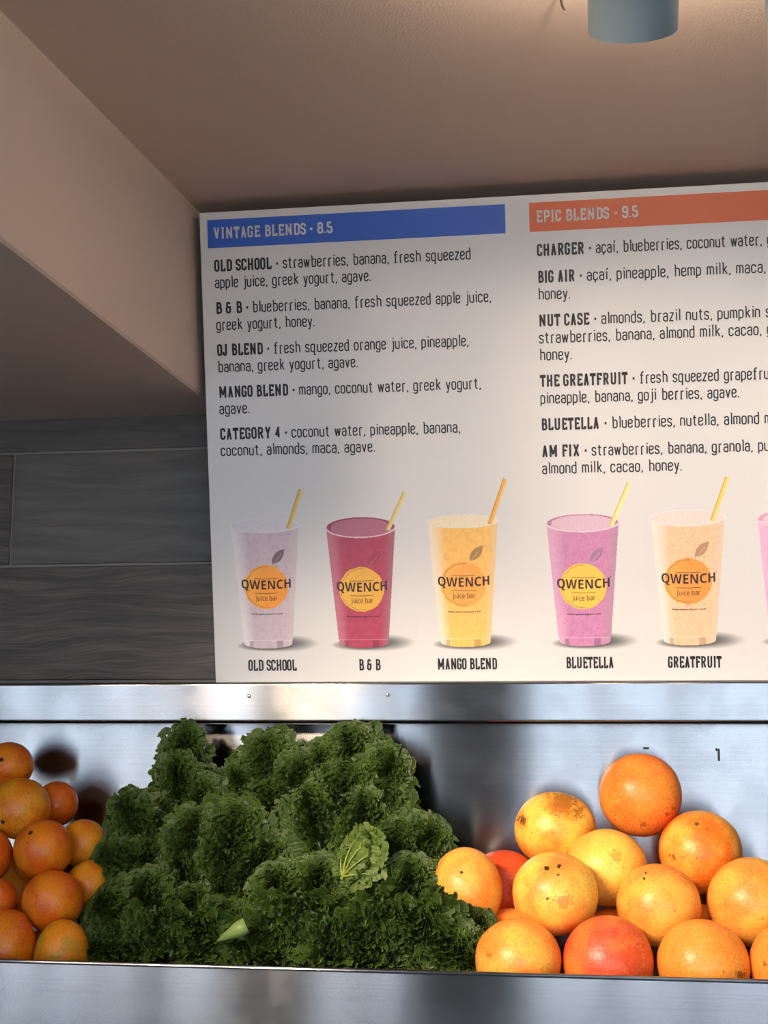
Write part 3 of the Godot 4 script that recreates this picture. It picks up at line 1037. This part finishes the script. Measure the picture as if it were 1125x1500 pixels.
	for i in g.size():
		var e: Array = g[i]
		var o := thing("grapefruit", e[7], "grapefruit", e[0], "grapefruits piled in the steel trough")
		var m: StandardMaterial3D
		if i >= 13:
			if hidden.is_empty():
				hidden.m = peel(120, Y, Or, 0.45, [])
			m = hidden.m
		else:
			m = peel(100 + i, e[2], e[3], e[4], e[6])
		add_fruit(o, i, Vector3.ONE * e[1] * e[8], m, e[5], [[Vector3(0.62, 0.5, 0.6).normalized(), 0.22, 0.03]] if i == 11 else [], false)
	var A := Color(0.90, 0.50, 0.08)
	var Bc := Color(0.84, 0.36, 0.06)
	var ms := [peel(201, A, Bc, 0.40, [[-0.2, 0.3, 0.05, br, 0.4, 1.0]]), peel(202, Color(0.90, 0.60, 0.12), Color(0.86, 0.46, 0.08), 0.35, []), peel(203, Color(0.90, 0.44, 0.08), Bc, 0.55, [[0.45, 0.15, 0.06, br, 0.6, 1.0]]), peel(204, Color(0.90, 0.54, 0.10), Color(0.62, 0.56, 0.12), 0.10, [[0.75, -0.3, 0.35, Color(0.46, 0.50, 0.12), 0.6, 0.6]])]
	var or_ := [
		[Vector3(-0.8310, 1.4296, 0.0900), Vector3(0.0366, 0.0340, 0.036), 0, Vector2(0.10, 0.30), true, "orange with a dark navel on top of the orange pile"],
		[Vector3(-0.7873, 1.3732, 0.1444), Vector3(0.0430, 0.0420, 0.042), 1, Vector2(-0.20, -0.38), true, "yellowish orange with a deep dark navel, second from the top"],
		[Vector3(-0.7614, 1.3757, 0.0752), Vector3(0.0310, 0.0320, 0.031), 2, null, false, "red orange tucked behind the yellowish one near the pile's top"],
		[Vector3(-0.7351, 1.3220, 0.1843), Vector3(0.0399, 0.0399, 0.039), 0, Vector2(-0.18, 0.62), true, "orange with a scarred navel in the middle of the pile"],
		[Vector3(-0.8163, 1.3129, 0.1908), Vector3(0.0381, 0.0381, 0.038), 2, null, false, "smooth orange beside the one with the scarred navel"],
		[Vector3(-0.7031, 1.3246, 0.1188), Vector3(0.0330, 0.0326, 0.032), 1, null, false, "orange half covered by the kale at the pile's side"],
		[Vector3(-0.6791, 1.2714, 0.1512), Vector3(0.0337, 0.0337, 0.033), 1, null, false, "orange low beside the kale behind the creased one"],
		[Vector3(-0.7042, 1.2589, 0.2222), Vector3(0.0405, 0.0397, 0.039), 0, null, false, "creased orange above the bottom row of the pile"],
		[Vector3(-0.7877, 1.2549, 0.2158), Vector3(0.0310, 0.0310, 0.031), 2, null, false, "small red orange beside the creased one"],
		[Vector3(-0.7450, 1.2040, 0.2724), Vector3(0.0385, 0.0510, 0.038), 0, null, false, "tall orange in the bottom row behind the steel lip"],
		[Vector3(-0.6716, 1.1985, 0.2660), Vector3(0.0355, 0.0440, 0.035), 3, null, false, "orange with a green flank in the bottom row beside the kale"],
		[Vector3(-0.7750, 1.3000, 0.1080), Vector3(0.0335, 0.0335, 0.0335), 0, null, false, "orange deep in the pile behind the one with the scarred navel"],
		[Vector3(-0.7350, 1.2490, 0.1400), Vector3(0.0335, 0.0335, 0.0335), 1, null, false, "orange deep in the pile behind the creased one"],
		[Vector3(-0.8000, 1.1885, 0.1900), Vector3(0.0350, 0.0350, 0.0350), 0, null, false, "orange low in the pile under the small red one"],
		[Vector3(-0.7200, 1.1870, 0.1950), Vector3(0.0340, 0.0340, 0.0340), 1, null, false, "orange low in the pile behind the tall one"],
		[Vector3(-0.8175, 1.2487, 0.0640), Vector3(0.0455, 0.0455, 0.0455), 0, null, false, "orange deep in the pile behind the small red one"],
	]
	for i in or_.size():
		var e: Array = or_[i]
		var o := thing("orange", e[5], "orange", e[0], "oranges piled in the steel trough")
		var hs := []
		if i == 7:
			hs = [[Vector3(-0.55, 0.35, 0.75).normalized(), 0.18, 0.05], [Vector3(-0.65, -0.05, 0.75).normalized(), 0.16, 0.05], [Vector3(-0.6, -0.45, 0.65).normalized(), 0.18, 0.05]]
		add_fruit(o, 40 + i, e[1], ms[e[2]], e[3], hs, e[4])


# ---------------------------------------------------------------- curly kale

# the blade bends back at its sides and its tip rolls forward
func leaf_bend(p: Vector3, roll: float) -> Vector3:
	p.z -= 0.80 * p.x * p.x
	var hy := p.y - 0.30
	if hy > 0.0:
		var t := roll * hy
		return Vector3(p.x, 0.30 + sin(t) / roll - p.z * sin(t), -(1.0 - cos(t)) / roll + p.z * cos(t))
	return p


# one leaf of curly kale: y along the rib from 0 to 1, x across, the upper side towards +z.
# A crumpled blade carries rows of meandering frill; rows are the places across the blade where they stand.
func leaf_mesh(seed_: int, rows: Array, wide: float, roll: float, pale := 0.0) -> ArrayMesh:
	var n := noise(seed_ * 13 + 1, 1.0, 2)
	var v := PackedVector3Array()
	var col := PackedColorArray()
	var idx := PackedInt32Array()
	# one leaf green with yellower patches, the same all over but for the lightened hem
	var deep := Color(0.025, 0.054, 0.008).lerp(Color(0.09, 0.16, 0.03), pale)
	var green := Color(0.044, 0.080, 0.013).lerp(Color(0.20, 0.27, 0.05), pale)
	for sgn: float in [-1.0, 1.0]:
		var first := v.size()
		var nq := 44
		var nr := 9
		for i in nq + 1:
			var q := float(i) / nq
			for j in nr + 1:
				var r := float(j) / nr
				var p := blade_point(n, q, r, sgn, wide)
				p.z += n.get_noise_3dv(p * 11.0) * 0.05 + sin(q * 34.0 + n.get_noise_2d(q * 4.0, r) * 6.0) * 0.035 * r
				v.append(leaf_bend(p, roll))
				col.append(deep.lerp(green, clampf(0.5 + 0.7 * n.get_noise_3dv(p * 4.0), 0.0, 1.0)))
		for i in nq:
			for j in nr:
				var a := first + i * (nr + 1) + j
				var b := a + nr + 1
				idx.append_array([a, b, a + 1, a + 1, b, b + 1] if sgn > 0 else [a, a + 1, b, a + 1, b + 1, b])
		for row: float in rows:
			first = v.size()
			var ns := 340
			var nh := 4
			var hs := [0.0, 0.45, 0.80, 0.93, 1.0]
			var dq := 0.012
			var f0 := n.get_noise_2d(row * 31.0, sgn * 7.0) * 20.0
			for i in ns + 1:
				var q := lerpf(0.02, 1.0, float(i) / ns)
				var rr := row * (1.0 + 0.16 * n.get_noise_2d(q * 8.0, row * 9.0 + sgn * 3.0))
				var p0 := blade_point(n, q, rr, sgn, wide)
				var along := (blade_point(n, minf(q + dq, 1.0), rr, sgn, wide) - blade_point(n, maxf(q - dq, 0.0), rr, sgn, wide)).normalized()
				var out := along.cross(Vector3.BACK).normalized() * sgn
				var jit := n.get_noise_2d(q * 22.0, row * 17.0 + sgn * 11.0)
				var f1 := q * TAU * (9.0 + 6.0 * row) + f0 + n.get_noise_2d(q * 6.0, row * 5.0) * 5.0
				var f2 := q * TAU * (30.0 + 16.0 * row) + f0 * 2.0 + jit * 4.0
				var tall := 0.125 * (1.0 + 0.7 * n.get_noise_2d(q * 13.0 + 9.0, row * 7.0 + sgn)) * smoothstep(0.0, 0.06, q)
				var grow := (Vector3.BACK * (1.0 - 0.55 * row) + out * (0.15 + 0.75 * row)) * tall
				for j in nh + 1:
					var h: float = hs[j]
					var a1 := 0.028 + 0.030 * h
					var a2 := 0.001 + 0.021 * h * h
					var p := p0 + grow * h
					p += (out * (1.0 - 0.5 * row) + Vector3.BACK * 0.6 * row) * (a1 * sin(f1) + a2 * sin(f2))
					p += along * (a1 * 0.70 * sin(2.0 * f1) + a2 * 0.95 * sin(2.0 * f2))
					p += grow.normalized() * (h * (0.014 * cos(f2 * 2.0) + 0.020 * cos(f1 * 1.5 + jit * 3.0)))
					p.z -= 0.012
					v.append(leaf_bend(p, roll))
					var c := deep.lerp(green, clampf(0.5 + 0.7 * n.get_noise_3dv(p * 4.0), 0.0, 1.0))
					if j == nh:   # pale leaf margin plus the light that curl edges catch, put into the colour
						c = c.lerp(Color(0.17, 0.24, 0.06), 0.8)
					col.append(c)
			for i in ns:
				for j in nh:
					var a := first + i * (nh + 1) + j
					var b := a + nh + 1
					idx.append_array([a, b, a + 1, a + 1, b, b + 1])
	return arrays_mesh(v, smooth_normals(v, idx), PackedVector2Array(), idx, col)


# where the flat blade lies: q from the stalk to the tip, r from the rib to the edge
func blade_point(n: FastNoiseLite, q: float, r: float, sgn: float, wide: float) -> Vector3:
	var beta := lerpf(1.95, 0.05, pow(q, 1.15))
	var reach := (0.14 + 0.30 * wide * sin(PI * pow(q, 0.75) * 0.92)) * (1.0 + 0.35 * n.get_noise_2d(q * 6.0 + sgn * 20.0, 4.0))
	return Vector3(sin(beta) * sgn * r * reach, 0.12 + 0.72 * q + cos(beta) * r * reach, 0)


func rib_mesh(roll: float, thick: float) -> ArrayMesh:
	var path := PackedVector3Array()
	var rad := PackedFloat32Array()
	for k in 14:
		var y := 0.06 + 0.80 * k / 13.0
		path.append(leaf_bend(Vector3(0, y, -0.004), roll))
		rad.append(lerpf(thick, 0.006, k / 13.0))
	return tube(path, rad, 8)


func kale() -> void:
	var leaf_m := mat(Color.WHITE, 0.48)
	leaf_m.vertex_color_use_as_albedo = true
	leaf_m.metallic_specular = 0.36
	leaf_m.backlight_enabled = true
	leaf_m.backlight = Color(0.14, 0.20, 0.07)
	var rib_m := mat(Color(0.24, 0.34, 0.16), 0.5)
	var meshes := []
	var ribs := []
	for k in 7:
		var roll: float = [0.6, 0.4, 0.8, 0.5, 0.7, 0.4, 0.3][k]
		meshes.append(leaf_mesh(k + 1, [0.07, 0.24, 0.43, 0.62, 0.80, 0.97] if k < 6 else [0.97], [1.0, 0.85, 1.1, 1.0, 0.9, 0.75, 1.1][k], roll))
		ribs.append(rib_mesh(roll, 0.018))
	var labels := ["narrow dark kale bunch standing tallest against the steel panel", "shaded dark green kale bunch leaning over the oranges", "bluish dark kale bunch low beside the orange pile, behind the steel lip", "green curly kale bunch reaching up to the ledge, next to the tallest one", "bright green curly kale bunch forming the big dome at the back", "small curly kale bunch leaning towards the grapefruits, above the lowest kale", "dark green kale bunch low in the middle of the trough, beside a cut stem", "curly kale bunch spilling against the grapefruits at the steel lip"]
	var bunches := []
	for b in labels.size():
		bunches.append(thing("kale_bunch", labels[b], "kale", Vector3.ZERO, "bunches of curly kale in the trough"))
	var spots := [
		[0, 5, -0.567, 1.445, 0.100, 0.088, 5, 5, 10], [0, 5, -0.529, 1.405, 0.110, 0.055, 60, 5, 10], [0, 1, -0.569, 1.399, 0.130, 0.100, -15, 8, -10], [0, 3, -0.537, 1.375, 0.140, 0.085, 10, 8, 0],
		[1, 1, -0.628, 1.356, 0.150, 0.100, -45, 12, -20], [1, 2, -0.587, 1.357, 0.155, 0.100, -8, 12, -10], [1, 5, -0.640, 1.310, 0.175, 0.090, -80, 15, -25], [1, 3, -0.585, 1.300, 0.195, 0.110, -40, 20, -12],
		[1, 4, -0.535, 1.339, 0.185, 0.100, 8, 15, 0], [1, 0, -0.533, 1.290, 0.220, 0.100, -20, 25, 0], [1, 2, -0.476, 1.341, 0.195, 0.115, 5, 15, 0], [1, 0, -0.438, 1.312, 0.200, 0.095, 35, 18, 10],
		[1, 4, -0.478, 1.285, 0.220, 0.100, 0, 25, 0], [2, 2, -0.623, 1.254, 0.250, 0.095, -60, 22, -18], [2, 3, -0.572, 1.258, 0.258, 0.110, -18, 26, -8], [2, 4, -0.516, 1.250, 0.265, 0.110, 8, 28, 0],
		[2, 5, -0.606, 1.215, 0.270, 0.100, -95, 30, -10], [2, 1, -0.543, 1.213, 0.280, 0.110, 178, -12, 0], [2, 0, -0.489, 1.213, 0.285, 0.100, 170, -12, 0], [2, 2, -0.472, 1.243, 0.272, 0.090, 20, 28, 5],
		[3, 4, -0.448, 1.430, 0.110, 0.108, -5, 6, 0], [3, 5, -0.477, 1.404, 0.115, 0.078, -50, 8, -12], [3, 0, -0.401, 1.405, 0.128, 0.100, 18, 10, 5], [3, 2, -0.434, 1.382, 0.142, 0.100, 0, 12, 0],
		[4, 3, -0.326, 1.431, 0.110, 0.112, 0, 6, 5], [4, 0, -0.364, 1.418, 0.120, 0.100, -20, 8, -8], [4, 1, -0.278, 1.410, 0.125, 0.100, 30, 8, 15], [4, 2, -0.330, 1.393, 0.152, 0.120, 0, 12, 0],
		[4, 4, -0.277, 1.378, 0.150, 0.100, 28, 12, 15], [4, 4, -0.374, 1.371, 0.162, 0.100, -25, 14, -8], [4, 3, -0.301, 1.361, 0.170, 0.090, 10, 14, 6], [4, 6, -0.396, 1.342, 0.170, 0.090, -10, 14, -5],
		[5, 0, -0.223, 1.330, 0.175, 0.098, 48, 14, 16], [5, 2, -0.251, 1.332, 0.185, 0.090, 8, 16, 6], [5, 4, -0.214, 1.301, 0.180, 0.080, 90, 16, 16], [5, 6, -0.256, 1.295, 0.200, 0.080, 20, 20, 0],
		[6, 3, -0.400, 1.267, 0.250, 0.110, -10, 26, -5], [6, 0, -0.353, 1.281, 0.240, 0.100, 10, 24, 0], [6, 5, -0.423, 1.221, 0.280, 0.100, -60, 34, 0], [6, 2, -0.366, 1.228, 0.280, 0.120, 182, -12, 0],
		[6, 4, -0.315, 1.246, 0.270, 0.110, 18, 30, 0], [6, 1, -0.320, 1.211, 0.287, 0.100, 172, -10, 0], [6, 3, -0.406, 1.207, 0.287, 0.090, 200, -10, 0], [7, 4, -0.276, 1.268, 0.245, 0.110, 0, 24, 2],
		[7, 3, -0.232, 1.276, 0.245, 0.110, 15, 22, 8], [7, 2, -0.190, 1.262, 0.250, 0.100, 40, 22, 12], [7, 0, -0.161, 1.244, 0.258, 0.090, 70, 24, 16], [7, 1, -0.253, 1.228, 0.280, 0.110, 178, -10, 0],
		[7, 0, -0.203, 1.226, 0.280, 0.110, 160, -8, 6], [7, 5, -0.162, 1.215, 0.280, 0.090, 125, 5, 12], [7, 3, -0.281, 1.212, 0.288, 0.090, 190, -10, 0],
	]
	var centre: Array[Vector3] = []
	for b in labels.size():
		var c := Vector3.ZERO
		var k := 0
		for s in spots:
			if s[0] == b:
				c += Vector3(s[2], 0, s[4])
				k += 1
		c = c / k
		c.y = 1.15
		bunches[b].position = c
		centre.append(c)
	for s in spots:
		var basis := Basis.from_euler(Vector3(deg_to_rad(-s[7]), deg_to_rad(s[8]), 0)) * Basis(Vector3.BACK, deg_to_rad(-s[6]))
		var size: float = s[5]
		basis = basis.scaled(Vector3.ONE * size)
		var o := part("leaf", meshes[s[1]], leaf_m, bunches[s[0]])
		o.transform = Transform3D(basis, Vector3(s[2], s[3], s[4]) - basis * Vector3(0, 0.52, 0.06) - centre[s[0]])
		part("rib", ribs[s[1]], rib_m, o)
		# keep the leaf inside the trough
		var lo := Vector3.ONE * 9.0
		var hi := -lo
		var verts: PackedVector3Array = meshes[s[1]].surface_get_arrays(0)[Mesh.ARRAY_VERTEX]
		var rv: PackedVector3Array = ribs[s[1]].surface_get_arrays(0)[Mesh.ARRAY_VERTEX]
		for k in range(0, verts.size(), 7):
			var p: Vector3 = centre[s[0]] + o.transform * verts[k]
			lo = lo.min(p)
			hi = hi.max(p)
		for q in rv:
			var p2: Vector3 = centre[s[0]] + o.transform * q
			lo = lo.min(p2)
			hi = hi.max(p2)
		o.position += Vector3(0, maxf(0.0, 1.153 - lo.y), clampf(0.0, 0.006 - lo.z, 0.332 - hi.z))
	kale_extras(leaf_m, bunches[4], bunches[6])


func kale_extras(leaf_m: Material, bunch4: Node3D, bunch6: Node3D) -> void:
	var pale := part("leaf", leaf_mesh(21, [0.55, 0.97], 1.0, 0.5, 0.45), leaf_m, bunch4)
	pale.set_meta("label", "opened leaf with yellow green veins")
	var b := Basis.from_euler(Vector3(deg_to_rad(-14.0), deg_to_rad(-34.0), 0.0)) * Basis(Vector3.BACK, deg_to_rad(-24.0))
	pale.transform = Transform3D(b.scaled(Vector3.ONE * 0.075), Vector3(-0.318, 1.290, 0.226) - bunch4.position)
	var vein_m := mat(Color(0.52, 0.58, 0.22), 0.5)
	part("rib", rib_mesh(0.5, 0.035), vein_m, pale)
	for k in 5:
		var a := deg_to_rad(-48.0 + 26.0 * k)
		var path := PackedVector3Array()
		var rad := PackedFloat32Array()
		for i in 6:
			var t := i / 5.0
			path.append(leaf_bend(Vector3(sin(a) * t * 0.55, 0.10 + cos(a) * t * (0.62 + 0.1 * (k % 2)), 0.008 + 0.03 * sin(t * 3.0)), 0.5))
			rad.append(lerpf(0.022, 0.006, t))
		part("vein", tube(path, rad, 6), vein_m, pale)
	# a stalk cut off square, lying in the lowest kale
	var st := tube(PackedVector3Array([Vector3(-0.022, -0.012, -0.01), Vector3(-0.006, -0.003, 0.004), Vector3(0.010, 0.006, 0.010), Vector3(0.018, 0.010, 0.008)]), PackedFloat32Array([0.0015, 0.006, 0.010, 0.0105]), 12)
	var stalk := part("cut_stalk", st, mat(Color(0.46, 0.56, 0.30), 0.5), bunch6, Vector3(-0.437, 1.237, 0.303) - bunch6.position)
	stalk.set_meta("label", "pale green cut stalk")


# ---------------------------------------------------------------- lamps

# a cylinder spot on a short stem from the ceiling, pointing along aim; the glow behind and above it is added to brighten the soffit
func spot_lamp(r: float, at: Vector3, aim: Vector3, top: float, label: String, energy: float, angle: float, soft: float, size: float, added_glow: float, col: Color) -> void:
	var o := thing("spot_lamp", label, "lamp", at, "cylinder spot lamps on the ceilings")
	var k := r / 0.0364
	var head := part("housing", lathe(PackedVector2Array([Vector2(r - 0.0025, 0.050 * k), Vector2(r, 0.050 * k), Vector2(r, -0.055 * k), Vector2(r - 0.0025, -0.055 * k), Vector2(r - 0.0025, -0.025 * k), Vector2(0.0, -0.025 * k), Vector2(0.0, 0.020 * k), Vector2(r - 0.0025, 0.020 * k), Vector2(r - 0.0025, 0.050 * k)]), 64), M.lamp_body, o)
	head.basis = Basis.looking_at(aim.normalized(), Vector3(1, 0, 0)) * Basis(Vector3.RIGHT, PI / 2)
	part("lens", lathe(PackedVector2Array([Vector2(0.0, -0.034 * k), Vector2(r - 0.004, -0.034 * k), Vector2(r - 0.004, -0.031 * k), Vector2(0.0, -0.031 * k)]), 40), M.lens, head)
	part("added_glow_disc", lathe(PackedVector2Array([Vector2(0.0, 0.026 * k), Vector2(r - 0.006, 0.026 * k), Vector2(r - 0.006, 0.030 * k), Vector2(0.0, 0.030 * k)]), 40), M.lens, head)  # invented glowing disc at the back of the housing
	var y := top - at.y
	part("stem", tube(PackedVector3Array([Vector3(0, 0.0, 0.0), Vector3(0, y - 0.014, 0)]), PackedFloat32Array([0.005, 0.005]), 12), M.lamp_body, o)
	part("base", lathe(PackedVector2Array([Vector2(0.0, y), Vector2(0.04, y), Vector2(0.04, y - 0.012), Vector2(0.037, y - 0.016), Vector2(0.0, y - 0.016)]), 40), M.lamp_body, o)
	var l := SpotLight3D.new()
	l.name = "beam"
	l.transform = Transform3D(Basis.looking_at(aim.normalized(), Vector3(1, 0, 0)), aim.normalized() * 0.057 * k)
	l.light_color = col
	l.light_energy = energy
	l.spot_angle = angle
	l.spot_angle_attenuation = soft
	l.spot_range = 12.0
	l.spot_attenuation = 2.0
	l.light_size = size
	l.shadow_enabled = true
	o.add_child(l)
	if added_glow > 0.0:
		var b := OmniLight3D.new()  # extra light added to lift the soffit and bulkhead
		b.name = "added_back_glow"
		b.position = -aim.normalized() * 0.062
		b.light_color = col
		b.light_energy = added_glow
		b.omni_range = 12.0
		b.omni_attenuation = 2.0
		b.light_size = 0.02
		b.shadow_enabled = true
		o.add_child(b)
		var u := SpotLight3D.new()  # added upward light above the housing, brightens the soffit
		u.name = "added_up_glow"
		u.transform = Transform3D(Basis.looking_at(Vector3.UP, Vector3.RIGHT), Vector3(0, 0.052, -0.025))
		u.light_color = col
		u.light_energy = added_glow * 5.5
		u.spot_angle = 88.0
		u.spot_angle_attenuation = 0.25
		u.spot_range = 12.0
		u.spot_attenuation = 2.0
		u.light_size = 0.02
		u.shadow_enabled = true
		o.add_child(u)


func lamps() -> void:
	var warm := Color(1.0, 0.90, 0.79)
	# the two over the bar, turned towards the wall
	spot_lamp(0.0364, Vector3(0.0494, 2.097, 0.9705), Vector3(0.0, -0.72, -0.69), ceil_at(0.9705), "grey cylinder spot lamp hanging over the bar, wire beside it", 0.035, 86.0, 0.5, 0.03, 0.04, warm)
	spot_lamp(0.0364, Vector3(0.187, 2.111, 0.953), Vector3(0.15, -0.72, -0.69), ceil_at(0.953), "grey cylinder spot lamp next to the one with the wire", 0.035, 86.0, 0.5, 0.03, 0.04, warm)
	# one unseen lamp behind the customer, split in three and enlarged to soften its shadows
	for e in [[-1.50, 2.36, 2.20, "by the left wall"], [-1.22, 2.32, 2.36, "in the middle of three"], [-0.94, 2.28, 2.52, "nearest the shop front"]]:
		var at := Vector3(e[0], e[1], e[2])
		spot_lamp(0.11, at, Vector3(0.16, 1.40, 0.15) - at, 2.75, "unseen grey cylinder lamp, enlarged and split in three to soften shadows, " + e[3], 2.9, 20.0, 0.95, 0.10, 0.0, warm)
	var w := part("hanging_wire", tube(PackedVector3Array([Vector3(-0.0103, 2.2044, 0.740), Vector3(-0.0099, 2.1935, 0.740), Vector3(-0.0090, 2.188, 0.740), Vector3(-0.0067, 2.1833, 0.740)]), PackedFloat32Array([0.0012, 0.0012, 0.0012, 0.0008]), 8), M.lamp_dark, self)
	tag(w, "short dark wire end hanging from the soffit beside a lamp", "wire")
